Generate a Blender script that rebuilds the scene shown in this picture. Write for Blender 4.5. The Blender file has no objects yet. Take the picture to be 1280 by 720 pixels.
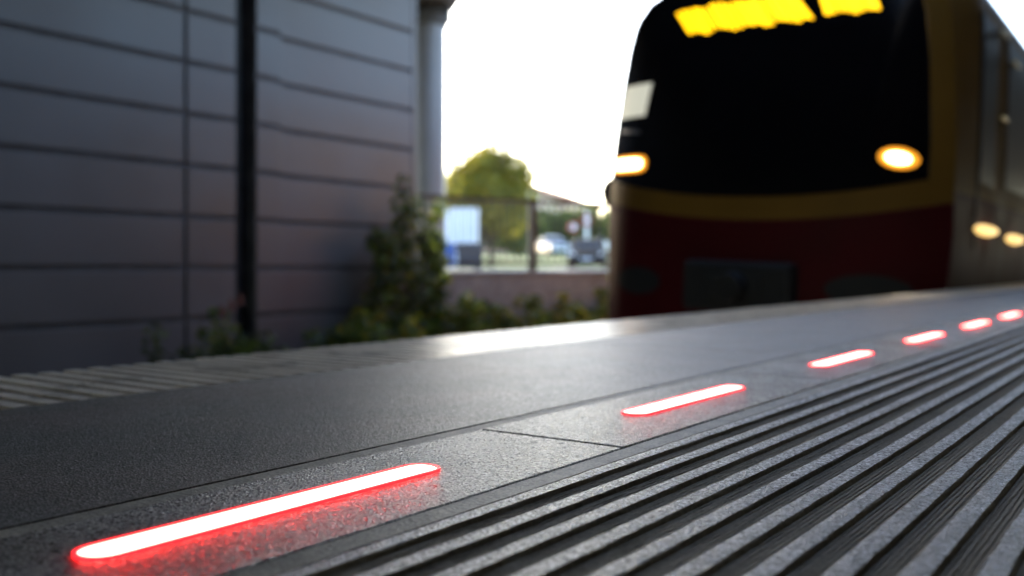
import bpy, bmesh, math, random
from mathutils import Vector, Matrix, noise
random.seed(7)
R = math.radians
scene = bpy.context.scene
col = scene.collection
TH = R(36.0); CT, ST = math.cos(TH), math.sin(TH)
EYE = 0.1624                     # the camera lies low on the platform; platform top is z = 0

def W(r, f, z=0.0):
    """right / forward metres from the viewpoint -> world (tracks run along +Y)"""
    return Vector((r * CT - f * ST, r * ST + f * CT, z))

# ------------------------------------------------------------------ mesh builder
class MB:
    def __init__(s): s.v, s.f, s.m = [], [], []
    def add(s, verts, faces, mat=0):
        b = len(s.v)
        s.v += [tuple(v) for v in verts]
        s.f += [tuple(b + i for i in f) for f in faces]
        s.m += [mat] * len(faces)
        return s
    def box(s, a, b, mat=0, M=None):
        x0, y0, z0 = a; x1, y1, z1 = b
        v = [Vector(p) for p in ((x0,y0,z0),(x1,y0,z0),(x1,y1,z0),(x0,y1,z0),(x0,y0,z1),(x1,y0,z1),(x1,y1,z1),(x0,y1,z1))]
        if M is not None: v = [M @ p for p in v]
        return s.add(v, [(3,2,1,0),(4,5,6,7),(0,1,5,4),(1,2,6,5),(2,3,7,6),(3,0,4,7)], mat)
    def tube(s, p, q, r0, r1=None, n=10, mat=0, caps=True):
        p, q = Vector(p), Vector(q); r1 = r0 if r1 is None else r1
        d = (q - p).normalized(); u = d.orthogonal().normalized(); w = d.cross(u)
        vs = []
        for c, r in ((p, r0), (q, r1)):
            for i in range(n):
                a = 2 * math.pi * i / n
                vs.append(c + (u * math.cos(a) + w * math.sin(a)) * r)
        fs = [(i, (i+1) % n, n + (i+1) % n, n + i) for i in range(n)]
        if caps: fs += [tuple(range(n-1, -1, -1)), tuple(range(n, 2*n))]
        return s.add(vs, fs, mat)
    def prism(s, pts, axis_fn, t0, t1, mat=0):
        """pts: 2-D outline; axis_fn(p, t) -> 3-D"""
        n = len(pts)
        v = [axis_fn(p, t0) for p in pts] + [axis_fn(p, t1) for p in pts]
        f = [(i, (i+1) % n, n + (i+1) % n, n + i) for i in range(n)]
        f += [tuple(range(n-1, -1, -1)), tuple(range(n, 2*n))]
        return s.add(v, f, mat)
    def build(s, name, mats, parent=None, bevel=0, smooth=False, loc=None):
        me = bpy.data.meshes.new(name)
        me.from_pydata(s.v, [], s.f)
        mats = mats if isinstance(mats, (list, tuple)) else [mats]
        for m in mats: me.materials.append(m)
        me.polygons.foreach_set("material_index", s.m)
        bm = bmesh.new(); bm.from_mesh(me)
        if not getattr(s, 'open', False):
            bmesh.ops.recalc_face_normals(bm, faces=bm.faces)
        bm.to_mesh(me); bm.free()
        if smooth:
            me.polygons.foreach_set("use_smooth", [True] * len(me.polygons))
            me.set_sharp_from_angle(angle=R(38))
        o = bpy.data.objects.new(name, me); col.objects.link(o)
        if parent is not None: o.parent = parent
        if loc is not None: o.location = loc
        if bevel:
            b = o.modifiers.new("bevel", 'BEVEL'); b.width = bevel; b.segments = 2; b.limit_method = 'ANGLE'
        return o

def tag(o, label=None, cat=None, group=None, kind=None):
    if label: o["label"] = label
    if cat: o["category"] = cat
    if group: o["group"] = group
    if kind: o["kind"] = kind
    return o
def empty(name, loc=(0,0,0), rz=0.0, label=None, cat=None, group=None):
    o = bpy.data.objects.new(name, None); col.objects.link(o)
    o.location = loc; o.rotation_euler = (0, 0, rz); o.empty_display_size = 0.2
    return tag(o, label, cat, group)
def copy_tree(o, parent=None):
    c = o.copy(); col.objects.link(c)
    if parent is not None: c.parent = parent
    for ch in [x for x in col.objects if x.parent == o]: copy_tree(ch, c)
    return c

# ------------------------------------------------------------------ materials
def mat(name, base, rough=0.5, var=0.0, scale=8.0, bump=0.0, bscale=40.0, bdist=0.01, metal=0.0, spec=0.5,
        var2=0.0, scale2=60.0, stretch=(1,1,1), emit=None, estr=0.0, rvar=0.0, coat=0.0, tint=None, rfine=0.0):
    m = bpy.data.materials.new(name); m.use_nodes = True
    nt = m.node_tree; N, L = nt.nodes, nt.links
    bs = N["Principled BSDF"]
    bs.inputs["Base Color"].default_value = (*base, 1)
    bs.inputs["Roughness"].default_value = rough
    bs.inputs["Metallic"].default_value = metal
    bs.inputs["Specular IOR Level"].default_value = spec
    bs.inputs["Coat Weight"].default_value = coat
    if emit:
        bs.inputs["Emission Color"].default_value = (*emit, 1); bs.inputs["Emission Strength"].default_value = estr
    tc = N.new("ShaderNodeTexCoord"); mp = N.new("ShaderNodeMapping")
    mp.inputs["Scale"].default_value = stretch
    L.new(tc.outputs["Object"], mp.inputs["Vector"])
    if var or tint:
        n1 = N.new("ShaderNodeTexNoise"); n1.inputs["Scale"].default_value = scale; n1.inputs["Detail"].default_value = 6
        L.new(mp.outputs["Vector"], n1.inputs["Vector"])
        mr = N.new("ShaderNodeMapRange"); mr.inputs[1].default_value = .3; mr.inputs[2].default_value = .7
        mr.inputs[3].default_value = 1 - var; mr.inputs[4].default_value = 1 + var
        L.new(n1.outputs["Fac"], mr.inputs[0])
        fac = mr.outputs[0]
        if var2:
            n2 = N.new("ShaderNodeTexNoise"); n2.inputs["Scale"].default_value = scale2; n2.inputs["Detail"].default_value = 3
            L.new(tc.outputs["Object"], n2.inputs["Vector"])
            m2 = N.new("ShaderNodeMapRange"); m2.inputs[1].default_value = .35; m2.inputs[2].default_value = .65
            m2.inputs[3].default_value = 1 - var2; m2.inputs[4].default_value = 1 + var2
            L.new(n2.outputs["Fac"], m2.inputs[0])
            mu = N.new("ShaderNodeMath"); mu.operation = 'MULTIPLY'
            L.new(fac, mu.inputs[0]); L.new(m2.outputs[0], mu.inputs[1]); fac = mu.outputs[0]
        mx = N.new("ShaderNodeVectorMath"); mx.operation = 'SCALE'
        mx.inputs[0].default_value = base
        if tint:
            n3 = N.new("ShaderNodeTexNoise"); n3.inputs["Scale"].default_value = scale * .6; n3.inputs["Detail"].default_value = 4
            L.new(mp.outputs["Vector"], n3.inputs["Vector"])
            cr = N.new("ShaderNodeMix"); cr.data_type = 'RGBA'
            m3 = N.new("ShaderNodeMapRange"); m3.inputs[1].default_value = .42; m3.inputs[2].default_value = .62
            L.new(n3.outputs["Fac"], m3.inputs[0]); L.new(m3.outputs[0], cr.inputs[0])
            cr.inputs[6].default_value = (*base, 1); cr.inputs[7].default_value = (*tint, 1)
            L.new(cr.outputs[2], mx.inputs[0])
        L.new(fac, mx.inputs["Scale"])
        L.new(mx.outputs[0], bs.inputs["Base Color"])
        if rvar:
            m4 = N.new("ShaderNodeMapRange"); m4.inputs[1].default_value = .3; m4.inputs[2].default_value = .7
            m4.inputs[3].default_value = max(.02, rough - rvar); m4.inputs[4].default_value = min(1, rough + rvar)
            L.new(n1.outputs["Fac"], m4.inputs[0]); ro = m4.outputs[0]
            if rfine:
                m5 = N.new("ShaderNodeMapRange"); m5.inputs[1].default_value = .35; m5.inputs[2].default_value = .65
                m5.inputs[3].default_value = -rfine; m5.inputs[4].default_value = rfine
                L.new(n2.outputs["Fac"], m5.inputs[0])
                ad = N.new("ShaderNodeMath"); ad.operation = 'ADD'; ad.use_clamp = True
                L.new(ro, ad.inputs[0]); L.new(m5.outputs[0], ad.inputs[1]); ro = ad.outputs[0]
            L.new(ro, bs.inputs["Roughness"])
    if bump:
        nb = N.new("ShaderNodeTexNoise"); nb.inputs["Scale"].default_value = bscale; nb.inputs["Detail"].default_value = 4
        L.new(tc.outputs["Object"] if stretch == (1,1,1) else mp.outputs["Vector"], nb.inputs["Vector"])
        b = N.new("ShaderNodeBump"); b.inputs["Strength"].default_value = bump; b.inputs["Distance"].default_value = bdist
        L.new(nb.outputs["Fac"], b.inputs["Height"]); L.new(b.outputs["Normal"], bs.inputs["Normal"])
    return m

M = {}
M['led_slab'] = mat('speckled_granite', (.44,.43,.425), .44, var=.22, scale=9, var2=.20, scale2=180, bump=.25, bscale=300, bdist=.0016, tint=(.25,.23,.205), spec=.55)
M['dark_slab'] = mat('dark_asphalt', (.098,.098,.095), .47, var=.22, scale=7, var2=.18, scale2=140, bump=.3, bscale=220, bdist=.0018, tint=(.135,.115,.108), spec=.5)
M['edge_slab'] = mat('beige_concrete', (.80,.72,.61), .30, var=.18, scale=10, var2=.15, scale2=300, bump=.25, bscale=240, bdist=.001, rvar=.06, spec=.5)
M['edge_groove'] = mat('beige_groove', (.15,.135,.11), .7, var=.2, scale=12, var2=.2, scale2=200, spec=.1)
M['rib_top'] = mat('rib_granite', (.44,.44,.475), .48, var=.20, scale=14, var2=.22, scale2=160, bump=.35, bscale=260, bdist=.0018, spec=.5)
M['rib_groove'] = mat('grimy_groove', (.25,.215,.155), .75, var=.35, scale=16, var2=.2, scale2=250, bump=.4, bscale=160, bdist=.001, stretch=(1,.12,1), tint=(.27,.225,.16), spec=.25)
M['mortar'] = mat('sandy_mortar', (.34,.315,.265), .6, var=.3, scale=30, var2=.3, scale2=400, bump=.6, bscale=260, bdist=.002)
M['platform'] = mat('platform_concrete', (.16,.155,.15), .8, var=.3, scale=3, bump=.4, bscale=30)
M['joint'] = mat('joint_dirt', (.03,.028,.025), .9, var=.4, scale=40)
M['ballast'] = mat('ballast_stone', (.13,.12,.11), .9, var=.5, scale=18, bump=1, bscale=22, bdist=.05)
M['ground'] = mat('earth_ground', (.09,.10,.05), .95, var=.4, scale=.6, bump=.5, bscale=3, bdist=.05)
M['asphalt'] = mat('road_asphalt', (.11,.11,.115), .8, var=.25, scale=1.5)
M['pavement'] = mat('pale_paving', (.36,.35,.33), .8, var=.2, scale=2)
M['grass'] = mat('lawn_grass', (.085,.13,.025), .9, var=.4, scale=1.2, bump=.6, bscale=12, bdist=.05)
M['clad'] = mat('grey_cladding', (.116,.110,.117), .42, var=.10, scale=1.1, rvar=.06, bump=.05, bscale=5, bdist=.01, stretch=(1,1,1))
M['clad_back'] = mat('cladding_joint', (.075,.075,.085), .8, var=.3, scale=5)
M['pipe'] = mat('black_pipe', (.03,.03,.034), .5, var=.3, scale=5)
M['column'] = mat('column_paint', (.16,.165,.185), .40, var=.10, scale=2, bump=.1, bscale=20, bdist=.005)
M['deck'] = mat('deck_concrete', (.06,.06,.065), .8, var=.25, scale=1.5, bump=.3, bscale=10)
M['concrete'] = mat('retaining_concrete', (.25,.265,.28), .85, var=.3, scale=1.6, var2=.15, scale2=12, bump=.4, bscale=14, stretch=(1,1,.4))
M['fence'] = mat('dark_fence_paint', (.02,.02,.022), .5, var=.2, scale=20)
M['train_black'] = mat('train_glass_black', (.004,.004,.005), .12, var=.2, scale=3, spec=.25)
M['train_gold'] = mat('train_ochre', (.18,.095,.015), .55, var=.10, scale=2, rvar=.08, spec=.10)
M['train_red'] = mat('train_red', (.06,.004,.006), .55, var=.15, scale=2, rvar=.08, spec=.10)
M['side_glass'] = mat('train_side_glass', (.012,.010,.008), .35, var=.2, scale=3, spec=.12)
M['train_roof'] = mat('train_roof', (.05,.05,.05), .6, var=.2, scale=2)
M['train_dark'] = mat('train_underframe', (.008,.008,.009), .7, var=.3, scale=4)
M['rubber'] = mat('black_rubber', (.015,.015,.015), .7, var=.2, scale=8)
M['steel'] = mat('worn_steel', (.35,.35,.35), .35, var=.2, scale=12, metal=.9)
M['brass'] = mat('brass_rail', (.75,.55,.2), .3, var=.15, scale=12, metal=.8)
M['led_core'] = mat('led_lens', (.5,.05,.05), .4, emit=(1,.068,.055), estr=6.5)
M['led_rim'] = mat('led_rim', (.35,.01,.012), .45, emit=(1,.015,.02), estr=.45)
M['amber_core'] = mat('headlight_lit', (.8,.6,.3), .3, emit=(1,.62,.22), estr=2.9)
M['amber_rim'] = mat('headlight_ring', (.7,.35,.05), .3, emit=(1,.36,.02), estr=.20)
M['reflection_glow'] = mat('side_reflection_glow', (.8,.6,.3), .3, emit=(1,.62,.2), estr=.26)  # emission imitating reflections on the train side
M['display'] = mat('display_segments', (.8,.6,.05), .5, emit=(1,.49,.0), estr=.45)
M['sky_pane'] = mat('cab_pane_sky_glow', (.6,.58,.5), .3, emit=(.80,.78,.62), estr=.10)  # emission imitating sky seen through the cab window
M['leaf_a'] = mat('leaf_green', (.105,.145,.03), .6, var=.5, scale=3)
M['leaf_b'] = mat('leaf_dark', (.045,.066,.022), .6, var=.5, scale=3)
M['leaf_y'] = mat('leaf_yellow_green', (.26,.21,.025), .6, var=.4, scale=.8)
M['leaf_o'] = mat('leaf_olive', (.16,.15,.022), .6, var=.4, scale=.8)
M['petal'] = mat('dried_flower', (.16,.05,.04), .8, var=.3, scale=20)
M['bark'] = mat('tree_bark', (.07,.05,.035), .9, var=.4, scale=6, bump=.5, bscale=20)
M['stem'] = mat('plant_stem', (.06,.055,.03), .8, var=.3, scale=10)
for k_ in ('leaf_a', 'leaf_b', 'leaf_y', 'leaf_o'):
    nt_ = M[k_].node_tree; bs_ = nt_.nodes["Principled BSDF"]; out_ = nt_.nodes["Material Output"]
    tr_ = nt_.nodes.new("ShaderNodeBsdfTranslucent"); ad_ = nt_.nodes.new("ShaderNodeMixShader"); ad_.inputs[0].default_value = .42
    src_ = bs_.inputs["Base Color"].links[0].from_socket
    br_ = nt_.nodes.new("ShaderNodeVectorMath"); br_.operation = 'MULTIPLY'; br_.inputs[1].default_value = (1.7, 1.7, .8)
    nt_.links.new(src_, br_.inputs[0]); nt_.links.new(br_.outputs[0], tr_.inputs[0])
    nt_.links.new(bs_.outputs[0], ad_.inputs[1]); nt_.links.new(tr_.outputs[0], ad_.inputs[2]); nt_.links.new(ad_.outputs[0], out_.inputs[0])
M['white'] = mat('white_sheet', (.78,.78,.80), .5, var=.05, scale=1)
M['bin_blue'] = mat('blue_plastic', (.02,.10,.38), .45, var=.1, scale=3)
M['bin_grey'] = mat('charcoal_plastic', (.025,.028,.04), .45, var=.1, scale=3)
M['car_silver'] = mat('silver_paint', (.55,.58,.62), .25, var=.05, scale=1, coat=.6)
M['car_black'] = mat('black_paint', (.012,.013,.016), .6, var=.1, scale=1, spec=.15)
M['car_white'] = mat('white_paint', (.72,.72,.70), .3, var=.05, scale=1, coat=.4)
M['car_glass'] = mat('car_glass', (.02,.025,.03), .35, var=.1, scale=1, spec=.25)
M['lamp_glass'] = mat('headlamp_glass', (.7,.72,.75), .15, var=.1, scale=5)
M['tail'] = mat('tail_lamp', (.3,.01,.01), .25, var=.1, scale=5)
M['sign_red'] = mat('sign_red', (.45,.02,.03), .5, var=.1, scale=4)
M['plaster'] = mat('cream_plaster', (.50,.30,.22), .85, var=.1, scale=.5)
M['tiles'] = mat('red_tiles', (.30,.11,.07), .8, var=.25, scale=1.5)
M['win'] = mat('house_glass', (.05,.06,.07), .1, var=.2, scale=1)

def granite(m, cell, lo, hi, rlo, rhi, bstr, bdist):
    """crystals: every Voronoi cell has its own tone, gloss and tiny height step"""
    nt_ = m.node_tree; N, L = nt_.nodes, nt_.links; bs_ = N["Principled BSDF"]
    tc_ = N.new("ShaderNodeTexCoord")
    vo = N.new("ShaderNodeTexVoronoi"); vo.inputs["Scale"].default_value = cell; vo.inputs["Randomness"].default_value = 1
    L.new(tc_.outputs["Object"], vo.inputs["Vector"])
    sp_ = N.new("ShaderNodeSeparateColor"); L.new(vo.outputs["Color"], sp_.inputs[0])
    v2 = N.new("ShaderNodeTexVoronoi"); v2.inputs["Scale"].default_value = cell * .41
    L.new(tc_.outputs["Object"], v2.inputs["Vector"]); s2 = N.new("ShaderNodeSeparateColor"); L.new(v2.outputs["Color"], s2.inputs[0])
    def mrange(sock, a, b):
        q = N.new("ShaderNodeMapRange"); q.inputs[3].default_value = a; q.inputs[4].default_value = b
        L.new(sock, q.inputs[0]); return q.outputs[0]
    def mul(a, b):
        q = N.new("ShaderNodeMath"); q.operation = 'MULTIPLY'; L.new(a, q.inputs[0]); L.new(b, q.inputs[1]); return q.outputs[0]
    tone = mul(mrange(sp_.outputs[0], lo, hi), mrange(s2.outputs[0], .78, 1.22))
    src = bs_.inputs["Base Color"].links[0].from_socket
    sc2 = N.new("ShaderNodeVectorMath"); sc2.operation = 'SCALE'
    L.new(src, sc2.inputs[0]); L.new(tone, sc2.inputs["Scale"]); L.new(sc2.outputs[0], bs_.inputs["Base Color"])
    L.new(mrange(sp_.outputs[1], rlo, rhi), bs_.inputs["Roughness"])
    bp = N.new("ShaderNodeBump"); bp.inputs["Strength"].default_value = bstr; bp.inputs["Distance"].default_value = bdist
    old = bs_.inputs["Normal"].links[0].from_socket if bs_.inputs["Normal"].links else None
    vd = N.new("ShaderNodeMath"); vd.operation = 'ADD'; L.new(sp_.outputs[2], vd.inputs[0]); L.new(vo.outputs["Distance"], vd.inputs[1])
    L.new(vd.outputs[0], bp.inputs["Height"])
    if old: L.new(old, bp.inputs["Normal"])
    L.new(bp.outputs["Normal"], bs_.inputs["Normal"])
granite(M['led_slab'], 600, .30, 1.85, .10, .50, .75, .0013)
granite(M['dark_slab'], 500, .45, 1.7, .34, .66, .55, .0011)
granite(M['rib_top'], 540, .30, 1.85, .20, .56, .80, .0013)

# ------------------------------------------------------------------ sky, sun, camera
SUN_EL = R(21)
sd_h = W(-.40, .92).normalized()                # towards the sun: ahead and left, low behind the clad wall
sun_dir = Vector((sd_h.x*math.cos(SUN_EL), sd_h.y*math.cos(SUN_EL), math.sin(SUN_EL)))
wd = bpy.data.worlds.new("World"); scene.world = wd; wd.use_nodes = True
nt = wd.node_tree; bg = nt.nodes["Background"]
sky = nt.nodes.new("ShaderNodeTexSky"); sky.sky_type = 'NISHITA'; sky.sun_disc = False
sky.sun_elevation = SUN_EL; sky.sun_rotation = math.atan2(sun_dir.x, sun_dir.y)
sky.dust_density = 1.6; sky.air_density = 1.0; sky.ozone_density = 1.6
nt.links.new(sky.outputs[0], bg.inputs[0]); bg.inputs[1].default_value = .15
sl = bpy.data.lights.new("sun", 'SUN'); sl.energy = 2.0; sl.angle = R(.5); sl.color = (1, .91, .76)
so = bpy.data.objects.new("sun", sl); col.objects.link(so)
so.rotation_euler = sun_dir.to_track_quat('Z', 'Y').to_euler()
cam = bpy.data.cameras.new("camera"); co = bpy.data.objects.new("camera", cam); col.objects.link(co)
cam.sensor_width = 36; cam.lens = 36 * 1170 / 1280; cam.clip_start = .02; cam.clip_end = 4000
cam.shift_y = -25 / 1280
co.location = (0, 0, EYE); co.rotation_euler = (R(90), 0, TH)
cam.dof.use_dof = True; cam.dof.focus_distance = .76; cam.dof.aperture_fstop = 3.9; cam.dof.aperture_blades = 9
scene.camera = co
vs = scene.view_settings; vs.view_transform = 'Standard'; vs.look = 'None'; vs.gamma = 1; vs.exposure = 2.85

# ------------------------------------------------------------------ platform
DE = 1.45                                           # platform edge
Y0, Y1 = -14.0, 60.0
p = MB(); p.box((-DE+.05, Y0, -1.3), (9, Y1, -.045)); tag(p.build('platform', M['platform']), kind='structure')
q = MB(); q.box((-DE+.02, Y0, -.0448), (9, Y1, -.012)); tag(q.build('platform_bedding', M['joint']), kind='structure')

# dark asphalt strip, slabs with LED lights, mortar lines
SP = .63; LED0 = .428
s = MB()
y = Y0
while y < Y1:
    L_ = 3.15
    s.box((-1.104, y + .002, -.0118), (-.6010, y + L_ - .002, 0)); y += L_
tag(s.build('platform_asphalt', M['dark_slab']), kind='structure')
s = MB(); k0 = int((Y0 - LED0) / SP) - 1
for k in range(k0, int(Y1 / SP) + 1):
    yc = LED0 + k * SP; dz = random.uniform(-.0007, .0007)
    jx = random.uniform(-.001, .001)
    s.box((-.578 + jx, yc - SP/2 + .0022, -.0118), (-.4165 + jx, yc + SP/2 - .0022, .0004 + dz))
tag(s.build('platform_slabs', M['led_slab'], bevel=.0012), kind='structure')
s = MB(); s.box((-.4150, Y0, -.0118), (-.3940, Y1, -.0006)); s.box((-.5985, Y0, -.0118), (-.5795, Y1, -.0005))
tag(s.build('platform_joint', M['mortar']), kind='structure')

# ribbed guidance paving: profile swept along the track
def rib_profile():
    """list of (x, z, is_top) from x=-.399 towards +x"""
    pts = [(-.3930, -.0118, 1)]
    x = -.3930; pitch = .0333; n = 14
    for i in range(n):
        w = .0150
        pts += [(x + .0002, -.0010, 1), (x + .0012, .0000, 1), (x + w*.35, .0004, 1), (x + w*.7, .0003, 1), (x + w - .0009, .0001, 1), (x + w - .0002, -.0010, 0), (x + w + .0006, -.0036, 0)]
        gx = x + w + .0006; gw = pitch - w - .0008
        for j in range(5):
            a = gx + gw * j / 5
            pts += [(a + gw*.03, -.0036, 0), (a + gw*.07, -.0030, 0), (a + gw*.15, -.0030, 0), (a + gw*.19, -.0036, 0)]
        pts.append((x + pitch - .0003, -.0036, 1))
        x += pitch
    return pts
prof = rib_profile()
rb = MB()
slab_len = 1.01
ys = []
y = Y0
slabs = []
while y < Y1:
    slabs.append((y + .0006, y + slab_len - .0006)); y += slab_len
for (a, b) in slabs:
    fine = -.9 < a < 3.2
    n = 128 if fine else (6 if a < 10 else 1)
    dz, dx = random.uniform(-.0004, .0004), random.uniform(-.0009, .0009)
    rows = []
    for i in range(n + 1):
        yy = a + (b - a) * i / n
        row = []
        for k, (x, z, t) in enumerate(prof):
            if fine:
                q_ = noise.noise(Vector((k * 3.1, yy * 55, 1.7)))
                q2 = noise.noise(Vector((k * 5.7, yy * 160, 9.2)))
                x2 = x + .0008 * q_ + .0007 * q2; z2 = z + dz + (.00035 * q2 if t else .0003 * q_)
            else: x2, z2 = x, z + dz
            if i in (0, n): z2 = min(z2, z + dz - .0008)
            row.append((x2 + dx, yy, z2))
        rows.append(row)
    verts = [v for r_ in rows for v in r_]; P = len(prof)
    ft, fg = [], []
    for i in range(n):
        for k in range(P - 1):
            f = (i*P + k, i*P + k + 1, (i+1)*P + k + 1, (i+1)*P + k)
            (ft if prof[k][2] and prof[k+1][2] else fg).append(f)
    base = len(rb.v)
    rb.add(verts, ft, 0)
    rb.f += [tuple(base + i for i in f) for f in fg]; rb.m += [1] * len(fg)
xr = prof[-1][0]
rb.open = True
o = rb.build('platform_tactile_paving', [M['rib_top'], M['rib_groove']]); tag(o, kind='structure')
s = MB(); y = Y0
while y < Y1:
    for c in range(10): s.box((xr + .006 + c*.5, y + .002, -.0118), (xr + .002 + (c+1)*.5, y + .498, random.uniform(-.001, .0006)))
    y += .5
tag(s.build('platform_paving', M['led_slab']), kind='structure')

# beige edge strip with transverse ribs
s = MB(); y = Y0; pit = .0405
s.box((-DE, Y0, -.06), (-1.1062, Y1, -.0050), 1)
while y < 26:
    s.box((-DE + .002 , y, -.0048), (-1.1075, y + .0220, random.uniform(-.0004, .0004)), 0); y += pit
s.box((-DE + .002, 26.0, -.0048), (-1.1075, Y1, 0), 0)
tag(s.build('platform_edge', [M['edge_slab'], M['edge_groove']]), kind='structure')

# LED strips
def stadium(w, l, n=10):
    r = w / 2; h = l / 2 - r; pts = []
    for i in range(n + 1):
        a = math.pi * i / n; pts.append((r * math.cos(a), h + r * math.sin(a)))
    for i in range(n + 1):
        a = math.pi + math.pi * i / n; pts.append((r * math.cos(a), -h + r * math.sin(a)))
    return pts
def lens_mesh(w, l, z0, z1):
    m = MB(); a = stadium(w, l); b = stadium(w - .004, l - .004)
    n = len(a)
    v = [(x, y, z0) for x, y in a] + [(x, y, z1 - .0008) for x, y in a] + [(x, y, z1) for x, y in b]
    f = [(i, (i+1) % n, n + (i+1) % n, n + i) for i in range(n)] + [(n+i, n+(i+1) % n, 2*n+(i+1) % n, 2*n+i) for i in range(n)]
    f.append(tuple(range(2*n, 3*n)))
    return m.add(v, f)
def rim_mesh(w, l, w2, l2, z0, z1):
    m = MB(); a = stadium(w, l); b = stadium(w2, l2); n = len(a)
    v = [(x, y, z0) for x, y in a] + [(x, y, z1) for x, y in a] + [(x, y, z1) for x, y in b] + [(x, y, z0) for x, y in b]
    f = []
    for j in range(3): f += [(j*n+i, j*n+(i+1) % n, (j+1)*n+(i+1) % n, (j+1)*n+i) for i in range(n)]
    return m.add(v, f)
where = ['nearest and longest looking red platform light, beside the first ribbed slabs',
 'second red platform light from the camera, just past the first dark slab joint',
 'third red platform light from the camera along the ribbed paving',
 'fourth red platform light, in the middle of the row towards the train',
 'fifth red platform light, small and short, third from the far end in view',
 'sixth red platform light, small, next to last before the picture edge',
 'seventh red platform light, cut by the right edge of the photo']
proto = None
for k in range(0, 7):
    loc = (-.5, LED0 + k * SP, .0)
    if proto is None:
        e = proto = empty('platform_light', loc, 0, where[0], 'floor light', 'red lights set in the platform slabs')
        lens_mesh(.0285, .296, .0006, .0026).build('lens', M['led_core'], e, smooth=True)
        rim_mesh(.0340, .3015, .0288, .2963, .0006, .0027).build('rim', M['led_rim'], e)
    else:
        e = copy_tree(proto); e.location = loc
    e["label"] = where[k]
# ------------------------------------------------------------------ low ground, track bed, raised street
g = MB(); g.add([(-1500,-600,-1.30),(1500,-600,-1.30),(1500,2500,-1.30),(-1500,2500,-1.30)], [(0,1,2,3)]); g.open = True
tag(g.build('ground', M['ground']), kind='structure')
b = MB(); nx, ny = 14, 120
vs_ = []
for j in range(ny + 1):
    for i in range(nx + 1):
        x = -7.2 + (5.7) * i / nx; y = -14 + 74 * j / ny
        vs_.append((x, y, -1.16 - (.1 if i in (0, nx) else 0) + .02 * noise.noise(Vector((x*5, y*5, 0)))))
b.add(vs_, [(j*(nx+1)+i, j*(nx+1)+i+1, (j+1)*(nx+1)+i+1, (j+1)*(nx+1)+i) for j in range(ny) for i in range(nx)]); b.open = True
tag(b.build('track_bed', M['ballast']), kind='structure')

BND = [(-70, 12.1), (-1.28, 12.1), (4.64, 15.8), (46, 72.5)]        # foot of the raised street (right, forward)
def street_z(D):
    t = [(0,-.13),(24,-.13),(45,-.06),(53,.22),(60,.62),(72,1.0),(110,2.2),(400,6)]
    for (a, za), (c, zc) in zip(t, t[1:]):
        if D <= c: return EYE + za + (zc - za) * (D - a) / (c - a)
    return EYE + t[-1][1]
def bnd_f(r):
    for (a, fa), (c, fc) in zip(BND, BND[1:]):
        if r <= c: return fa + (fc - fa) * (r - a) / (c - a)
    return BND[-1][1] + (r - BND[-1][0]) * 1.376
def sheet(name, m, r0, r1, d0, d1, nr, dz, nd=24):
    mb = MB(); v = []
    for i in range(nr + 1):
        r = r0 + (r1 - r0) * i / nr; fb = max(d0, bnd_f(r) + .02); fe = max(d1, fb + .1)
        for j in range(nd + 1):
            D = fb + (fe - fb) * (j / nd) ** 1.5
            v.append(W(r, D, street_z(D) + dz))
    mb.add(v, [(i*(nd+1)+j, (i+1)*(nd+1)+j, (i+1)*(nd+1)+j+1, i*(nd+1)+j+1) for i in range(nr) for j in range(nd)]); mb.open = True
    return tag(mb.build(name, m), kind='structure')
sheet('street_verge', M['grass'], -70, 60, 0, 400, 90, 0, 60)
sheet('pavement', M['pavement'], -30, 6, 14, 25, 24, .012)
sheet('road', M['asphalt'], -30, 20, 25.1, 47, 30, .008)

# ------------------------------------------------------------------ clad wall on the far side of the track
WD = 8.0
PITCH = .507; Z0 = EYE - 3 * PITCH
wall = empty('clad_wall', (-WD, 0, -1.3), 0, 'dark grey panel clad wall left of the track, with grooves and a black gap', 'wall')
def wcol(ya, yb, rec, nm='cladding_panel', lab=None):
    m = MB()
    for k in range(0, 11):
        z0 = Z0 + k * PITCH + .026 + 1.3; z1 = Z0 + (k + 1) * PITCH - .026 + 1.3
        if k == 0: z0 = 0
        m.box((-.030 - rec, ya, z0), (0 - rec, yb, z1))
    o = m.build(nm, M['clad'], wall, bevel=.006)
    if lab: o["label"] = lab
wcol(-16, -4.2, 0); wcol(-4.17, .6, 0); wcol(.63, 5.53, 0); wcol(5.575, 6.15, 0); wcol(6.42, 6.76, 0); wcol(6.765, 9.01, .14)
m = MB(); m.box((-.25, 9.013, 0), (-.135, 9.10, 5.5)); m.build('corner_trim', M['clad'], wall, bevel=.008)
m = MB(); m.box((-.55, -16, 0), (-.032, 6.148, 5.5)); m.box((-.55, 6.422, 0), (-.032, 6.7585, 5.5)); m.box((-.6, 6.7665, 0), (-.172, 9.008, 5.5)); m.box((-.6, 6.1485, 0), (-.32, 6.4215, 5.5), 1)
m.build('backing', [M['clad_back'], M['pipe']], wall)
m = MB(); m.box((-.30, 6.18, 0), (-.19, 6.39, 5.5)); m.build('downpipe', M['pipe'], wall, bevel=.03)
sc_ = empty('wall_camera', W(-2.07, 11.35, EYE + 3.27), 0, 'small dark dome fixture high on the grey panel wall', 'security camera')
m = MB()
prevr = None
for i in range(7):
    a = math.pi/2 * i / 6
pts = [(.09*math.cos(math.pi/2*i/6), -.09*math.sin(math.pi/2*i/6)) for i in range(7)]
for (r0, z0), (r1, z1) in zip(pts, pts[1:]): m.tube((0,0,z0), (0,0,z1), max(r0,.004), max(r1,.004), 14, caps=False)
m.build('dome', M['train_black'], sc_, smooth=True)
m = MB(); m.box((-.1,-.1,0), (.1,.1,.05)); m.tube((0,0,.05),(0,0,.66),.03); m.build('mount', M['fence'], sc_)

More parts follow.
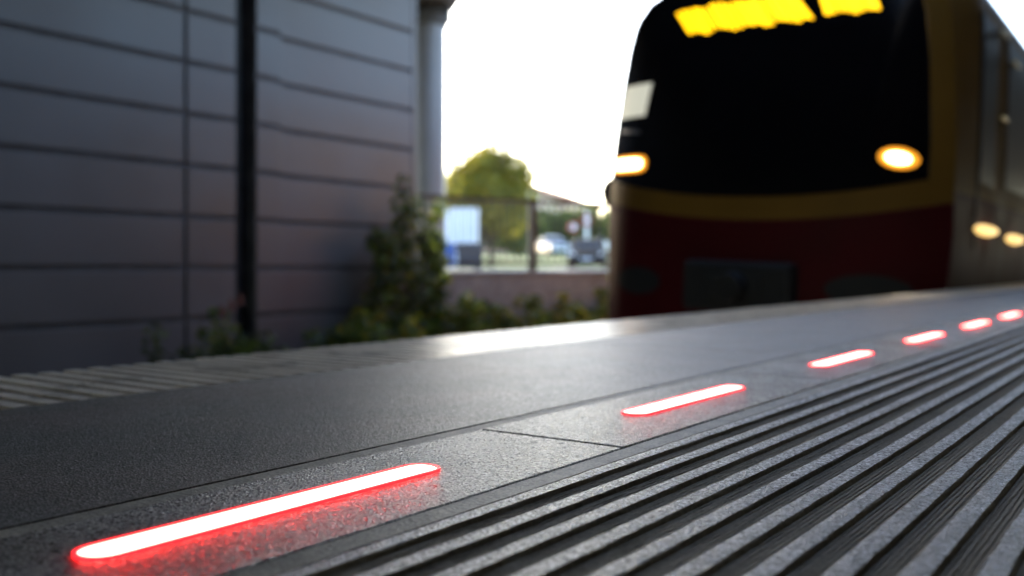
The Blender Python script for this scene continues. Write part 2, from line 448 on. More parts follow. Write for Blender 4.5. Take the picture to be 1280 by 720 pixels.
# bridge deck overhead + round column
deck = empty('bridge_deck', W(-.98, 15.3, EYE + 4.02), 0, 'dark concrete bridge deck edge resting on the round column', 'bridge')
def rel(o, v): return Vector(v) - o.location
poly = [W(-.98, 15.4), W(3.3, -1.2), W(30, -1.2), W(30, -40), W(-40, -40), W(-40, 15.4)]
m = MB(); m.prism(poly, lambda p_, t: rel(deck, (p_.x, p_.y, EYE + t)), 4.22, 4.8); m.build('slab', M['deck'], deck)
m = MB()
def beam(a, b_, w, z0, z1, mb, root):
    a, b_ = Vector(a), Vector(b_); d = (b_ - a).normalized(); n = Vector((-d.y, d.x, 0)) * w
    mb.prism([a, b_, b_ + n, a + n], lambda p_, t: rel(root, (p_.x, p_.y, EYE + t)), z0, z1)
beam(W(-1.0, 15.38), W(-20, 15.38), .5, 4.02, 4.218, m, deck); m.build('edge_beam', M['deck'], deck)
shade_roofc = empty('shade_roof', (2.6, -1.0, EYE + 3.25), 0, 'unseen dark canopy added over the platform to shade the train', 'roof')  # out of view, added to keep sky light off the train
m = MB(); m.box((-3.72, .0, 0), (5.4, 61, .22)); m.build('shade_canopy', M['deck'], shade_roofc)
for yy in (14, 26, 38, 50):
    m = MB(); m.tube((1.2, yy, -3.25 - EYE), (1.2, yy, .0), .13, n=16); m.build('shade_roof_post', M['column'], shade_roofc, smooth=True)
shade_side = empty('shade_wall', (8, -14, 0), 0, 'unseen dark wall added for shade along the back of the platform', 'building')  # out of view, added to darken the train side and its reflections
m = MB(); m.box((0, 0, 0), (.4, 75, 3.4)); m.build('shade_back_wall', M['deck'], shade_side)
cl = W(-1.33, 15.0)
colm = empty('round_column', (cl.x, cl.y, street_z(15) ), 0, 'round grey column holding up the bridge deck behind the fence', 'column')
m = MB(); m.tube((0,0,-.05), (0,0,4.02 + EYE - street_z(15) - .16), .265, n=40, caps=True); m.build('shaft', M['column'], colm, smooth=True)
m = MB(); zt = 4.02 + EYE - street_z(15) - .158
m.tube((0,0,zt), (0,0,zt + .15), .30, .33, n=40); m.build('capital', M['deck'], colm, smooth=True)

# ------------------------------------------------------------------ retaining wall and fence
rw = empty('retaining_wall', W(-1.28, 12.0, -1.3), 0, 'pale grey concrete retaining wall under the metal fence', 'wall')
m = MB()
beam(W(-1.30, 12.0), W(4.64, 15.72), .28, -1.5, -.10, m, rw)
e1 = W(4.64, 15.72); m2 = MB(); beam(e1, e1 + Vector((0, 45, 0)), .28, -1.5, -.10, m2, rw)
m.build('front_wall', M['concrete'], rw, bevel=.01); m2.build('track_side_wall', M['concrete'], rw, bevel=.01)
m = MB(); beam(W(-1.32, 11.97), W(4.60, 15.68), .34, -.098, -.04, m, rw); m.build('coping', M['concrete'], rw, bevel=.01)
fe = empty('metal_fence', W(-1.28, 12.1, EYE - .04), 0, 'dark metal bar fence on top of the concrete retaining wall', 'fence')
fa, fb = W(-1.24, 12.16), W(4.56, 15.82); fd = (fb - fa); FL = fd.length; fu = fd.normalized()
FZ0, FZ1 = EYE - .04, EYE + .93
for i, t in enumerate((.0, .9, 1.80, 4.0, 5.6, FL)):
    if i < 2: continue
    pt = fa + fu * t
    m = MB(); R_ = Matrix.Translation(rel(fe, (pt.x, pt.y, 0))) @ Matrix.Rotation(math.atan2(fu.y, fu.x), 4, 'Z')
    m.box((-.05, -.04, FZ0), (.05, .04, FZ1 + .02), M=R_); m.build('post', M['fence'], fe)
Rf = Matrix.Translation(rel(fe, (fa.x, fa.y, 0))) @ Matrix.Rotation(math.atan2(fu.y, fu.x), 4, 'Z')
for z0, z1 in ((FZ1 - .03, FZ1 + .03), (FZ0 + .08, FZ0 + .12)):
    m = MB(); m.box((.03, -.022, z0), (FL, .022, z1), M=Rf); m.build('rail', M['fence'], fe)
m = MB(); t = .06
while t < FL: m.box((t - .008, -.008, FZ0 + .12), (t + .008, .008, FZ1 - .03), M=Rf); t += .115
m.build('bars', M['fence'], fe)

# ------------------------------------------------------------------ vegetation
def leaf(mb, c, size, nrm, mat_):
    n_ = nrm.normalized(); u = n_.orthogonal().normalized(); u.rotate(Matrix.Rotation(random.uniform(0, 6.28), 3, n_)); w = n_.cross(u)
    a, b_ = size, size * random.uniform(.45, .7)
    pts = [c - u*a*.5, c + w*b_*.5 - u*a*.05 + n_*a*.08, c + u*a*.55 - n_*a*.06, c - w*b_*.5 - u*a*.05 + n_*a*.08]
    mb.add(pts, [(0,1,2), (0,2,3)], mat_)
def rnd_dir():
    while True:
        v = Vector((random.uniform(-1,1), random.uniform(-1,1), random.uniform(-1,1)))
        if .05 < v.length < 1: return v
def clump_leaves(mb, clumps, per, size, mats_w, flat=.6):
    for (c, r) in clumps:
        for _ in range(int(per)):
            v = rnd_dir(); v = v.normalized() * (v.length ** .45)
            pnt = Vector(c) + Vector((v.x * r[0], v.y * r[1], v.z * r[2]))
            nr = v + rnd_dir() * .9 + Vector((0, 0, flat))
            mi = random.choices(range(len(mats_w)), mats_w)[0]
            leaf(mb, pnt, size * random.uniform(.6, 1.35), nr, mi)

def make_tree(name, loc, h, cw, trunk_h, label, cat, leafsize, nclump, per, mats, weights, group=None, seed=0, squash=.85):
    random.seed(seed)
    t = empty(name, loc, 0, label, cat, group)
    m = MB(); pts = [Vector((0,0,-.2))]
    for i in range(4): pts.append(Vector((random.uniform(-.12,.12)*cw*.2, random.uniform(-.12,.12)*cw*.2, trunk_h * (i+1)/4)))
    r0 = max(.05, h * .022)
    for i in range(4): m.tube(pts[i], pts[i+1], r0 * (1 - .12*i), r0 * (1 - .12*(i+1)), 8)
    top = pts[-1]; clumps = []
    cz = (h + trunk_h) / 2; rz = (h - trunk_h) / 2 * 1.02
    for i in range(nclump):
        v = rnd_dir().normalized(); k = random.uniform(.45, .82)
        taper = 1 - .25 * max(0, v.z)
        c = Vector((v.x * cw/2 * k * taper, v.y * cw/2 * k * taper, cz + v.z * rz * k))
        rr = cw * random.uniform(.13, .22)
        clumps.append((c, (rr, rr, rr * squash)))
        if i % 2 == 0: m.tube(top - Vector((0,0,random.uniform(0, trunk_h*.3))), c, r0*.4, r0*.1, 5)
    m.build('trunk', M['bark'], t, smooth=True)
    lm = MB(); lm.open = True
    clump_leaves(lm, clumps, per, leafsize, weights)
    lm.build('crown', mats, t)
    return t
# big autumn tree behind the fence
def ground_at(r, D): return street_z(D)
def at(r, D, dz=0): 
    return W(r, D, street_z(D) + dz)
make_tree('broadleaf_tree', at(-1.05, 48, 0), 6.75, 5.5, 1.2, 'sunlit yellow green tree rising above the fence beside the column', 'tree', .22, 54, 270, [M['leaf_y'], M['leaf_o'], M['leaf_a']], [.5,.35,.15], seed=3)
make_tree('broadleaf_tree', at(-3.6, 52, 0), 5.0, 4.6, 1.2, 'lower yellow green tree half hidden by the round column', 'tree', .20, 34, 150, [M['leaf_y'], M['leaf_o'], M['leaf_a']], [.4,.4,.2], seed=5)
bush = [(.3, 57, 3.3, 4.2, 'green bush below the big tree, behind the white container'),
        (3.2, 75, 3.5, 5.0, 'green bush right behind the silver car'),
        (6.4, 75, 3.5, 5.2, 'olive bush behind the road sign'),
        (9.6, 80, 4.3, 5.4, 'olive bush at the far right, behind the black car and the train'),
        (1.75, 74, 3.3, 4.4, 'dense green bush left of the silver car, behind the fence post'),
        (4.9, 76, 3.7, 4.6, 'dark green bush between the silver car and the road sign'),
        (-2.6, 60, 3.4, 4.5, 'dark bush behind the bins and the column')]
for i, (r, D, h, w_, lab) in enumerate(bush):
    make_tree('street_bush', at(r, D), h, w_, .4, lab, 'bush', .27, 30, 210, [M['leaf_a'], M['leaf_b'], M['leaf_o']], [.55,.3,.15], 'bushes beyond the street', seed=20 + i)

# climber on the wall end and weeds along the wall foot
def weed(name, x, y, z0, h, w, n, size, label, cat, group, seed, mats, wts, depth=None, lean=0):
    random.seed(seed)
    t = empty(name, (x, y, z0), 0, label, cat, group)
    depth = depth or w
    sm = MB(); cl = []
    for i in range(n):
        a = random.uniform(0, 6.28); rr = random.random() ** .5
        tip = Vector((math.cos(a) * rr * depth/2, math.sin(a) * rr * w/2, h * random.uniform(.45, 1.0) * (1 - .35 * rr)))
        base = Vector((tip.x * .35, tip.y * .45, 0)); mid = (base + tip) / 2 + Vector((0, random.uniform(-.05,.05), .04))
        sm.tube(base, mid, .007, .005, 5, caps=False); sm.tube(mid, tip, .005, .002, 5, caps=False)
        for k in range(4):
            c = base.lerp(tip, .3 + .23 * k)
            cl.append((c, (.09, .12, .09)))
    sm.build('stems', M['stem'], t)
    lm = MB(); lm.open = True
    clump_leaves(lm, cl, 26, size, wts)
    lm.build('foliage', mats, t)
    return t
GZ = -1.28
LG = [M['leaf_a'], M['leaf_b'], M['leaf_y']]
grp = 'weeds along the foot of the wall'
weed('wall_weed', -7.35, 4.75, GZ, .95, .45, 9, .075, 'small dark weed left of the narrow panel joint', 'weed', grp, 31, LG, [.25,.75,0])
t = weed('wall_weed', -7.35, 5.45, GZ, 1.18, .75, 16, .08, 'bushy weed with a brown dried flower below the narrow panel joint', 'weed', grp, 32, LG, [.5,.45,.05])
m = MB()
for i in range(3): m.tube((.2, .1*i-.1, 1.0 + .05*i), (.2, .1*i-.1, 1.1+.05*i), .03, .015, 7)
m.build('flower_head', M['petal'], t)
weed('wall_weed', -7.35, 6.15, GZ, 1.0, .45, 9, .075, 'small weed just left of the black downpipe gap', 'weed', grp, 33, LG, [.4,.6,0])
sh = [(-7.35, 7.15, .98, .75, 'low shrub at the wall foot right of the black gap'),
      (-7.4, 7.75, 1.05, .85, 'yellowish shrub between the low shrub and the climber'),
      (-7.3, 9.0, 1.15, 1.0, 'shrub at the foot of the climber and the column'),
      (-7.1, 9.8, 1.15, 1.1, 'shrub before the left half of the concrete retaining wall'),
      (-6.8, 10.6, 1.2, 1.05, 'bright green shrub in the middle of the retaining wall'),
      (-6.5, 11.5, 1.2, 1.0, 'shrub before the retaining wall nearest the train')]
for i, (x, y, h, w_, lab) in enumerate(sh):
    weed('wall_shrub', x, y, GZ, h * 1.13, w_ * 1.25, 34, .095, lab, 'shrub', 'shrubs along the foot of the wall', 50 + i, LG, [.55, .25, .2] if i not in (1, 4) else [.5,.1,.4])
random.seed(77)
cb = empty('climbing_plant', (-7.75, 8.35, GZ), 0, 'dark climbing plant growing up the end of the grey wall by the column', 'climber')
sm = MB(); cl_ = []
sm.tube((.05, -.6, .01), (.05, .8, .01), .016, n=6)
for i in range(13):
    y_ = random.uniform(-.55, .75); pz = 0; pt = Vector((.05, y_, 0)); top = random.uniform(1.2, 2.30)
    while pz < top:
        nz = pz + .22; npt = Vector((.05 + random.uniform(-.04, .08), y_ + random.uniform(-.09, .09) * (1.0), nz))
        sm.tube(pt, npt, .009, .008, 5, caps=False)
        k = max(.35, 1 - pz / 3.4)
        cl_.append((npt, (.12, .24 * k + .03, .14))); pt, pz = npt, nz
sm.build('stems', M['stem'], cb)
lm = MB(); lm.open = True; clump_leaves(lm, cl_, 34, .10, [.35, .6, .05]); lm.build('foliage', LG, cb)

# ------------------------------------------------------------------ street things
# white corrugated container with bins in front
ct = empty('storage_container', at(-2.75, 38.5), TH, 'white corrugated storage container behind the bins', 'container')
m = MB(); x0, x1 = -1.3, 1.3; H = 2.55
n = 26; pts = []
for i in range(n + 1):
    x = x0 + (x1 - x0) * i / n; pts.append((x, -.04 if (i % 4) in (1, 2) else 0.0))
pts += [(x1, 2.2), (x0, 2.2)]
m.prism(pts, lambda p_, t: Vector((p_[0], p_[1], t)), .12, H - .1); m.build('shell', M['white'], ct)
m = MB(); m.box((x0-.04, -.06, H - .098), (x1 + .04, 2.25, H)); m.build('roof_rim', M['white'], ct)
for sx in (x0, x1):
    for sy in (.0, 2.15): m = MB(); m.box((sx - .08, sy, 0), (sx + .08, sy + .1, .118)); m.build('foot', M['fence'], ct)
def bin_(loc, wd_, dp, h, mt, lab):
    e = empty('wheeled_bin', loc, TH, lab, 'bin', 'bins in front of the white container')
    m = MB(); a = [(-wd_*.43, -dp*.42), (wd_*.43, -dp*.42), (wd_*.43, dp*.42), (-wd_*.43, dp*.42)]
    s_ = 1.16
    v = [(x, y, .1) for x, y in a] + [(x * s_, y * s_, h * .88) for x, y in a]
    m.add(v, [(3,2,1,0), (4,5,6,7), (0,1,5,4), (1,2,6,5), (2,3,7,6), (3,0,4,7)]); m.build('body', mt, e, bevel=.03)
    m = MB(); prof_ = [(-dp*.54, h*.885), (dp*.54, h*.885), (dp*.5, h*.97), (0, h), (-dp*.48, h*.95)]
    m.prism(prof_, lambda p_, t: Vector((t, p_[0], p_[1])), -wd_*.53, wd_*.53); m.build('lid', mt, e, bevel=.015)
    for sx in (-1, 1):
        m = MB(); m.tube((sx*wd_*.36 - .03, dp*.3, .1), (sx*wd_*.36 + .03, dp*.3, .1), .1, n=16); m.build('wheel', M['rubber'], e)
bin_(at(-2.50, 36.6), .58, .72, 1.05, M['bin_blue'], 'blue wheeled bin left of the dark bin')
bin_(at(-1.64, 36.6), 1.05, .85, 1.08, M['bin_grey'], 'wide charcoal wheeled bin right of the blue bin')

def car(name, loc, rz, paint, label, van=False):
    e = empty(name, loc, rz, label, 'car' if not van else 'van')
    L_, Wd = (4.3, 1.78) if not van else (4.9, 1.9)
    # lower body profile (y along, z)
    low = [(-2.12,.28),(-2.15,.55),(-2.05,.80),(-1.2,.90),(1.35,.92),(2.05,.90),(2.12,.60),(2.08,.28)]
    top = [(-1.15,.905),(-.45,1.40),(.2,1.47),(1.1,1.44),(1.85,.915)]
    if van:
        low = [(-2.4,.28),(-2.43,.6),(-2.3,.95),(-1.7,1.1),(2.4,1.1),(2.43,.5),(2.4,.28)]
        top = [(-1.65,1.105),(-1.0,1.85),(-.5,1.93),(2.2,1.95),(2.38,1.105)]
    m = MB(); n = len(low); v = []
    for wx, ins in ((-Wd/2, 0), (-Wd/2 + .08, 1), (Wd/2 - .08, 1), (Wd/2, 0)):
        for (y, z) in low: v.append((wx, y * (1 if ins else .97), z if ins else .3 + (z - .3) * .93))
    f = [tuple(range(n-1, -1, -1)), tuple(range(3*n, 4*n))]
    for j in range(3): f += [(j*n+i, j*n+(i+1) % n, (j+1)*n+(i+1) % n, (j+1)*n+i) for i in range(n)]
    m.add(v, f)
    k = len(top); v = []
    for wx, ww in ((-1, 0), (1, 0)):
        for (y, z) in top:
            v.append((wx * (Wd/2 - .06 - .16 * (z - top[0][1])/ .55 * .9), y, z))
    m.add(v, [tuple(range(k-1, -1, -1)), tuple(range(k, 2*k))] + [(i, (i+1) % k, k + (i+1) % k, k + i) for i in range(k)])
    m.build('body', paint, e, bevel=.03, smooth=True)
    # glass a little proud of the cabin
    def cab(y, z, s_): return Vector((s_ * (Wd/2 - .06 - .16 * (z - top[0][1])/ .55 * .9), y, z))
    def pane(nm, quad):
        m_ = MB(); q_ = [Vector(x) for x in quad]; nrm = (q_[1]-q_[0]).cross(q_[2]-q_[0]).normalized()
        c_ = sum(q_, Vector()) / len(q_)
        if nrm.dot(c_ - Vector((0, .3, .9))) < 0: nrm = -nrm
        nq = len(q_)
        m_.add([x - nrm*.01 for x in q_] + [x + nrm * .006 for x in q_], [tuple(range(nq-1,-1,-1)), tuple(range(nq, 2*nq))] + [(i, (i+1) % nq, nq + (i+1) % nq, nq + i) for i in range(nq)])
        m_.build(nm, M['car_glass'], e)
    def lerp2(a, b_, t): return (a[0] + (b_[0]-a[0])*t, a[1] + (b_[1]-a[1])*t)
    a0, a1 = lerp2(top[0], top[1], .12), lerp2(top[0], top[1], .88)
    def inset(v_, k_=.9): return Vector((v_.x * k_, v_.y, v_.z))
    pane('windscreen', [inset(cab(*a0, -1)), inset(cab(*a0, 1)), inset(cab(*a1, 1)), inset(cab(*a1, -1))])
    b0, b1 = lerp2(top[-1], top[-2], .12), lerp2(top[-1], top[-2], .85)
    pane('rear_window', [inset(cab(*b0, 1)), inset(cab(*b0, -1)), inset(cab(*b1, -1)), inset(cab(*b1, 1))])
    zb, zt = top[0][1] + .05, top[1][1] - .05
    for s_ in (-1, 1):
        ya, yb = top[0][0] + .25, top[-1][0] - .3
        ym = (ya + yb) / 2
        pane('side_window', [cab(ya, zb, s_), cab(ym - .04, zb, s_), cab(ym - .04, zt, s_), cab(top[1][0] + .1, zt, s_)])
        pane('side_window', [cab(ym + .04, zb, s_), cab(yb, zb, s_), cab(yb - .45 if not van else yb, zt, s_), cab(ym + .04, zt, s_)])
        for y_ in (-1.35, 1.3):
            m = MB(); m.tube((s_*(Wd/2 - .2), y_, .32), (s_*(Wd/2 + .012), y_, .32), .32, n=22)
            w_ = m.build('wheel', M['rubber'], e)
            m = MB(); m.tube((s_*(Wd/2 + .0125), y_, .32), (s_*(Wd/2 + .022), y_, .32), .2, n=18); m.build('rim', M['steel'], w_)
        m = MB(); yf = low[1][0]
        m.box((s_*Wd*.42 - .17, yf - .012, .62), (s_*Wd*.42 + .12*(-s_) + .10, yf + .12, .76)); m.build('headlight', M['lamp_glass'], e, bevel=.02)
        m = MB(); yr = low[-2][0] if not van else low[-2][0]
        m.box((s_*Wd*.43 - .1, yr - .1, .66), (s_*Wd*.43 + .1, yr + .012, .84)); m.build('tail_light', M['tail'], e, bevel=.02)
    m = MB(); m.box((-.28, low[1][0] - .02, .42), (.28, low[1][0] + .03, .53)); m.build('number_plate', M['white'], e)
    m = MB(); m.box((-.55, low[1][0] - .012, .56), (.55, low[1][0] + .05, .70)); m.build('grille', M['rubber'], e)
    return e
car('parked_car', at(2.75, 68), TH + R(22), M['car_silver'], 'silver car parked before the bushes, left of the black car')
car('parked_car', at(3.72, 45.5), TH + R(-7), M['car_black'], 'black car facing the station on the street beside the train')
car('parked_van', at(7.4, 76), TH + R(20), M['car_white'], 'white van behind the black car', van=True)
sg = empty('road_sign', at(4.55, 57), TH, 'pale post with red edged round road sign behind the black car', 'sign')
m = MB(); m.tube((0,0,0), (0,0,3.0), .11, n=12); m.build('post', M['white'], sg)
for dx, z in ((.0, 2.45), (-.85, 2.05)):
    m = MB(); m.tube((dx, -.15, z), (dx, -.12, z), .34, n=24); sp_ = m.build('sign_disc', M['sign_red'], sg)
    m = MB(); m.tube((dx, -.165, z), (dx, -.1505, z), .2, n=24); m.build('sign_face', M['white'], sp_)
m = MB(); m.tube((-.85, -.1, 2.05), (0, -.1, 2.05), .025, n=8); m.build('bracket', M['steel'], sg)

# row house running away behind the tree
hs = empty('row_house', at(2.2, 84), TH - R(18), 'long cream house with red tiled roof behind the tree and bushes', 'house')
LH, DHs, EV, RG = 26, 9, 5.4, 7.3
m = MB(); m.box((-DHs, -4, -1), (0, LH, EV)); m.build('wall', M['plaster'], hs)
m = MB(); m.prism([(.5, EV - .1), (.5, EV + .12), (-DHs/2, RG), (-DHs - .5, EV + .12), (-DHs - .5, EV - .1)], lambda p_, t: Vector((p_[0], t, p_[1] + .102)), -4.5, LH + .5)
rf = m.build('roof', M['tiles'], hs)
for i in range(9):
    for z in (.8, 4.0):
        m = MB(); m.box((-.05, -3 + i*3.1, z), (.03, -1.8 + i*3.1, z + 1.3)); w_ = m.build('window', M['white'], hs)
        m = MB(); m.box((.0305, -2.92 + i*3.1, z + .08), (.04, -1.88 + i*3.1, z + 1.22)); m.build('pane', M['win'], w_)
for i in range(2):
    for z in (.8, 4.0):
        m = MB(); m.box((-3 - i*3.6, -4.03, z), (-1.8 - i*3.6, -3.95, z + 1.3)); w_ = m.build('window', M['white'], hs)
        m = MB(); m.box((-2.92 - i*3.6, -4.04, z + .08), (-1.88 - i*3.6, -4.0305, z + 1.22)); m.build('pane', M['win'], w_)

# ------------------------------------------------------------------ the train
TX, TY = -3.12, 7.70
train = empty('commuter_train', (TX, TY, 0), 0, 'ochre and red commuter train with black front and lit headlights beside the platform', 'train')
train.rotation_euler = (0, R(2.4), 0)
def hw(z):          # half width of the body behind the nose
    t = [(-.72,1.42),(-.3,1.52),(.3,1.57),(1.3,1.57),(2.2,1.56),(2.55,1.54),(2.76,1.48),(2.92,1.28),(3.0,.7),(3.02,.02)]
    for (a, wa), (c, wc) in zip(t, t[1:]):
        if z <= c: return wa + (wc - wa) * (z - a) / (c - a)
    return .02
def hwf(z):         # half width at the nose
    t = [(-.72,1.42),(-.3,1.52),(.5,1.57),(1.2,1.56),(1.9,1.51),(2.29,1.46),(2.5,1.40),(2.66,1.24),(2.77,.95),(2.84,.02)]
    for (a, wa), (c, wc) in zip(t, t[1:]):
        if z <= c: return wa + (wc - wa) * (z - a) / (c - a)
    return .02
def fy(x, z):       # the curved, slightly raked front
    r = abs(x) / 1.5
    return .20 * r ** 2 + .10 * r ** 6 + .11 * max(0, z - .75) ** 1.3
ZS = [-.72,-.6,-.45,-.3,-.1,.1,.3,.5,.7,.84,1.0,1.2,1.45,1.7,1.9,2.1,2.29,2.4,2.5,2.58,2.66,2.72,2.76,2.80]
ZB = [-.72,-.6,-.45,-.3,-.1,.1,.3,.5,.7,.84,1.02,1.25,1.5,1.75,1.95,2.15,2.36,2.50,2.62,2.72,2.82,2.90,2.96,3.0]
LEN = 18.0
def shell(i0, i1, m_, name):
    mb = MB(); mb.open = True
    n = i1 - i0 + 1
    for sd in (-1, 1):
        rows = []
        for k in range(9):
            t = k / 7.0
            row = []
            for i in range(i0, i1 + 1):
                zf, zb = ZS[i], ZB[i]
                if k < 8:
                    e_ = math.sin(min(1, t) * math.pi / 2)
                    w_ = hwf(zf) + (hw(zb) - hwf(zf)) * e_; z = zf + (zb - zf) * e_
                    y = fy(hwf(zf), zf) + .9 * t + .01
                else: w_, z, y = hw(zb), zb, LEN
                row.append((sd * w_, y, z))
            rows.append(row)
        v = [p_ for r_ in rows for p_ in r_]
        f = [(a*n+b_, a*n+b_+1, (a+1)*n+b_+1, (a+1)*n+b_) for a in range(8) for b_ in range(n-1)]
        if sd > 0: f = [tuple(reversed(q_)) for q_ in f]
        mb.add(v, f)
    return mb.build(name, m_, train, smooth=True)
shell(0, 9, M['train_red'], 'lower_side'); shell(9, 18, M['train_gold'], 'upper_side')
roof = shell(18, 23, M['train_roof'], 'roof')
m = MB(); m.box((-.9, 3, 2.9), (.9, 9, 3.15)); m.build('roof_unit', M['train_roof'], roof, bevel=.06)
m = MB(); m.box((-1.3, .6, -.90), (1.3, LEN, -.70)); m.build('underframe', M['train_dark'], train)
m = MB(); m.box((-1.4, LEN - .02, -.7), (1.4, LEN, 2.6)); m.build('rear_wall', M['train_dark'], train)
def patch(fn, name, m_, off, th=.03, nu=40, nv=14, parent=None, smooth=True):
    """fn(u,v)->(x,z) on the nose; a curved sheet with thickness"""
    mb = MB(); A, B = [], []
    for j in range(nv + 1):
        for i in range(nu + 1):
            x, z = fn(i / nu, j / nv); y = fy(x, z)
            A.append((x, y - off, z)); B.append((x, y - off + th, z))
    W_ = nu + 1; f = []; b0 = len(A)
    for j in range(nv):
        for i in range(nu):
            q_ = (j*W_+i, j*W_+i+1, (j+1)*W_+i+1, (j+1)*W_+i)
            f.append(q_); f.append(tuple(b0 + t for t in reversed(q_)))
    ring = [i for i in range(W_)] + [j*W_ + nu for j in range(1, nv+1)] + [nv*W_ + i for i in range(nu-1, -1, -1)] + [j*W_ for j in range(nv-1, 0, -1)]
    for a, b_ in zip(ring, ring[1:] + ring[:1]): f.append((a, a + b0, b_ + b0, b_))
    mb.add(A + B, f)
    return mb.build(name, m_, parent or train, smooth=smooth)
def band_lo(u): return .575 + .17 * abs(2*u - 1) ** 2.0       # bottom of ochre band
def band_hi(u): return .775 + .19 * abs(2*u - 1) ** 2.2
EDGE = .17                                                   # width of ochre corner pillars
def X(u, z, ins=0.0): return (2*u - 1) * (hwf(z) - ins)
patch(lambda u, v: (X(u, -.72 + (band_lo(u) + .72) * v), -.72 + (band_lo(u) + .72) * v), 'front_apron', M['train_red'], .0)
patch(lambda u, v: (X(u, band_lo(u) + .002 + (band_hi(u) - band_lo(u)) * v), band_lo(u) + .002 + (band_hi(u) - band_lo(u)) * v), 'front_band', M['train_gold'], .002)
def full(u): return u * (1 - EDGE / 3.12)                    # share of the whole front width
def wsz(u, v): return band_hi(full(u)) + .003 + (2.80 - band_hi(full(u))) * v
def wsx(u, v):
    z = wsz(u, v); w_ = hwf(z)
    lo = -w_ + .005; hi = w_ - EDGE * min(1, max(0, (w_ - .2)))
    return lo + (hi - lo) * u
patch(lambda u, v: (wsx(u, v), wsz(u, v)), 'windscreen', M['train_black'], .006, nv=26)
def pz(u, v):
    b_ = band_hi(1 - EDGE / 3.12 * (1 - u)); return b_ + .003 + (2.79 - b_) * v
def px_(u, v):
    z = pz(u, v); w_ = hwf(z); a = w_ - EDGE * min(1, max(0, (w_ - .2))) + .004
    return a + (w_ - a) * u
patch(lambda u, v: (px_(u, v), pz(u, v)), 'corner_pillar', M['train_gold'], .003, nu=8, nv=26)
# lamps: an ellipse on the nose
def disc(cx, cz, rx, rz, name, m_, off, th, parent=None, tilt=0.0, power=2.0):
    def fn(u, v):
        a = u * 2 * math.pi; r = v
        c_, s_ = math.cos(a), math.sin(a)
        k = (abs(c_)**power + abs(s_)**power) ** (-1/power)
        ex, ez = rx * r * c_ * k, rz * r * s_ * k
        return cx + ex * math.cos(tilt) - ez * math.sin(tilt), cz + ex * math.sin(tilt) + ez * math.cos(tilt)
    mb = MB(); nu, nv = 36, 4; v_ = []
    for j in range(nv + 1):
        for i in range(nu):
            x, z = fn(i / nu, max(j / nv, .02)); v_.append((x, fy(x, z) - off, z))
    for i in range(nu):
        x, z = fn(i / nu, 1); v_.append((x, fy(x, z) - off + th, z))
    f = [(j*nu+i, j*nu+(i+1) % nu, (j+1)*nu+(i+1) % nu, (j+1)*nu+i) for j in range(nv + 1) for i in range(nu)]
    f.append(tuple(range(nu)))
    mb.add(v_, f)
    return mb.build(name, m_, parent or train, smooth=True)
hl = disc(1.18, 1.09, .148, .084, 'headlight', M['amber_rim'], .022, .03, tilt=R(-10))
disc(1.18, 1.09, .092, .044, 'bulb', M['amber_core'], .030, .008, hl, tilt=R(-10))
hl = disc(-1.30, 1.10, .235, .080, 'headlight', M['amber_rim'], .022, .03, power=4)
disc(-1.30, 1.10, .185, .046, 'bulb', M['amber_core'], .030, .008, hl, power=4)
# destination display: slanted glowing blocks of a word that cannot be read
DZ, DH = 2.40, .28
dp = patch(lambda u, v: (-.98 + 2.2*u, DZ - .2 + .40*v), 'destination_display', M['train_black'], .012, nu=30, nv=6)
random.seed(11)
def bar(x, w_, z0, z1, lean):
    patch(lambda u, v: (x + w_ * u - lean * v, z0 + (z1 - z0) * v), 'display_glyph', M['display'], .018, .005, 2, 4, dp)
def word(x0, x1, z0, z1, lean, n):
    for i in range(n):
        a = x0 + (x1 - x0) * i / n; k = .5 + .5 * math.sin(i * 1.35)
        bar(a, (x1 - x0) / n * random.uniform(.62, .98), z0 + random.uniform(0, .03) + .02 * k, z1 - random.uniform(0, .03) - .05 * k * (i % 5 == 3), lean)
word(-.72, .46, DZ - DH/2, DZ + DH/2, .17, 21)
word(.53, .98, DZ - DH/2 + .04, DZ + DH/2 + .05, .10, 8)
# far corner pane of the windscreen, glowing in place of sky seen through it, and handrail below it
patch(lambda u, v: (-1.50 + .05*v + .36*u, 1.56 + .31*v), 'cab_pane', M['sky_pane'], .016, .01, 8, 6)
patch(lambda u, v: (-1.44 + .26*u, 1.42 + .03*v - .03*u), 'cab_rail', M['steel'], .02, .012, 6, 2)
# coupler box and buffers on the apron
m = MB(); m.box((-.52, -.16, -.22), (.46, .12, .22)); cp = m.build('coupler_box', M['train_dark'], train, bevel=.05)
m = MB(); m.tube((-.03, -.34, 0), (-.03, -.16, 0), .12, .14, n=16); m.box((-.28, -.18, -.08), (.22, -.161, .1)); m.build('coupler', M['train_dark'], cp, bevel=.015)
disc(1.0, .02, .33, .13, 'buffer_recess', M['train_dark'], .012, .02)
disc(-1.1, .0, .26, .13, 'buffer_recess', M['train_dark'], .012, .02)
m = MB(); m.tube((-1.56, .42, .85), (-1.56, .50, .85), .15, .13, n=20); mi = m.build('side_mirror', M['rubber'], train, smooth=True)
m = MB(); m.box((-1.57, .44, .15), (-1.50, .50, .80)); m.build('mirror_arm', M['rubber'], mi)
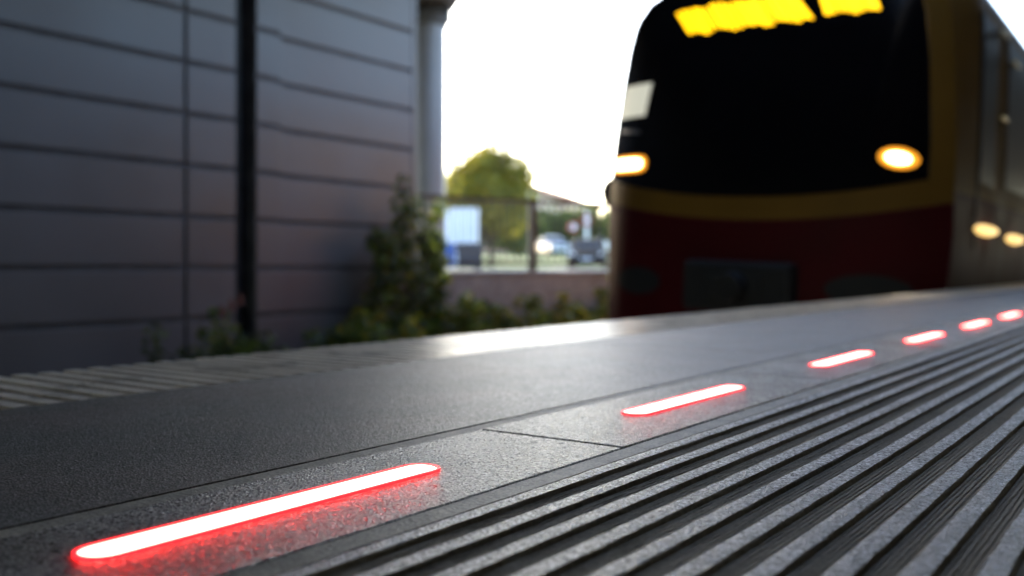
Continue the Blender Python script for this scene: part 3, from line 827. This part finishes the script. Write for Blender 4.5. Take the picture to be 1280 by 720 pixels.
# side windows, doors and reflected-light strips facing the platform
def side_box(y0, y1, z0, z1, nm, m_, out=.012, parent=None, bevel=.02):
    mb = MB(); v = []
    nz = 6
    for o_ in (-.03, out):
        for yy in (y0, y1):
            for k in range(nz + 1):
                z = z0 + (z1 - z0) * k / nz; v.append((hw(z) + o_, yy, z))
    n = nz + 1; f = []
    for k in range(nz):
        f += [(k, k+1, n+k+1, n+k), (2*n+k, 3*n+k, 3*n+k+1, 2*n+k+1), (k, 2*n+k, 2*n+k+1, k+1), (n+k, n+k+1, 3*n+k+1, 3*n+k)]
    f += [(0, n, 3*n, 2*n), (nz, 2*n+nz, 3*n+nz, n+nz)]
    mb.add(v, f); return mb.build(nm, m_, parent or train)
w1 = side_box(1.30, 2.02, .98, 2.45, 'cab_door_window', M['side_glass'])
side_box(1.22, 1.295, .4, 2.45, 'door_seam', M['train_dark'], .004)
w2 = side_box(2.66, 4.5, 1.02, 2.5, 'side_window', M['side_glass'])
for y_ in (4.75, 8.1, 11.4):
    dd = side_box(y_, y_ + 1.3, -.35, 2.5, 'passenger_door', M['train_gold'], .010)
    side_box(y_ + .12, y_ + .58, .95, 2.25, 'door_window', M['side_glass'], .016, dd); side_box(y_ + .72, y_ + 1.18, .95, 2.25, 'door_window', M['side_glass'], .016, dd)
for y_ in (6.3, 9.65, 13.0): side_box(y_, y_ + 1.6, 1.02, 2.4, 'side_window', M['side_glass'])
for y_, z in ((1.75, .57), (3.45, .53)):  # glowing strips stand in for light reflected on the lower body
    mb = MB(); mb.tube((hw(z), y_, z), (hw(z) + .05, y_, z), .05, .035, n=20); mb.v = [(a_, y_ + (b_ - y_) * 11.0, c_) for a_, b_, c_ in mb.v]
    o = mb.build('side_reflection', M['reflection_glow'], train, smooth=True)
for y_, z in ((2.15, 2.46), (2.9, 2.30), (2.2, 1.66)):
    mb = MB(); mb.tube((hw(z) + .03, y_, z), (hw(z) + .03, y_ + .28, z), .018, n=8); mb.build('grab_rail', M['brass'], train)

scene.cycles.use_adaptive_sampling = True
scene.cycles.use_denoising = True
scene.cycles.max_bounces = 8
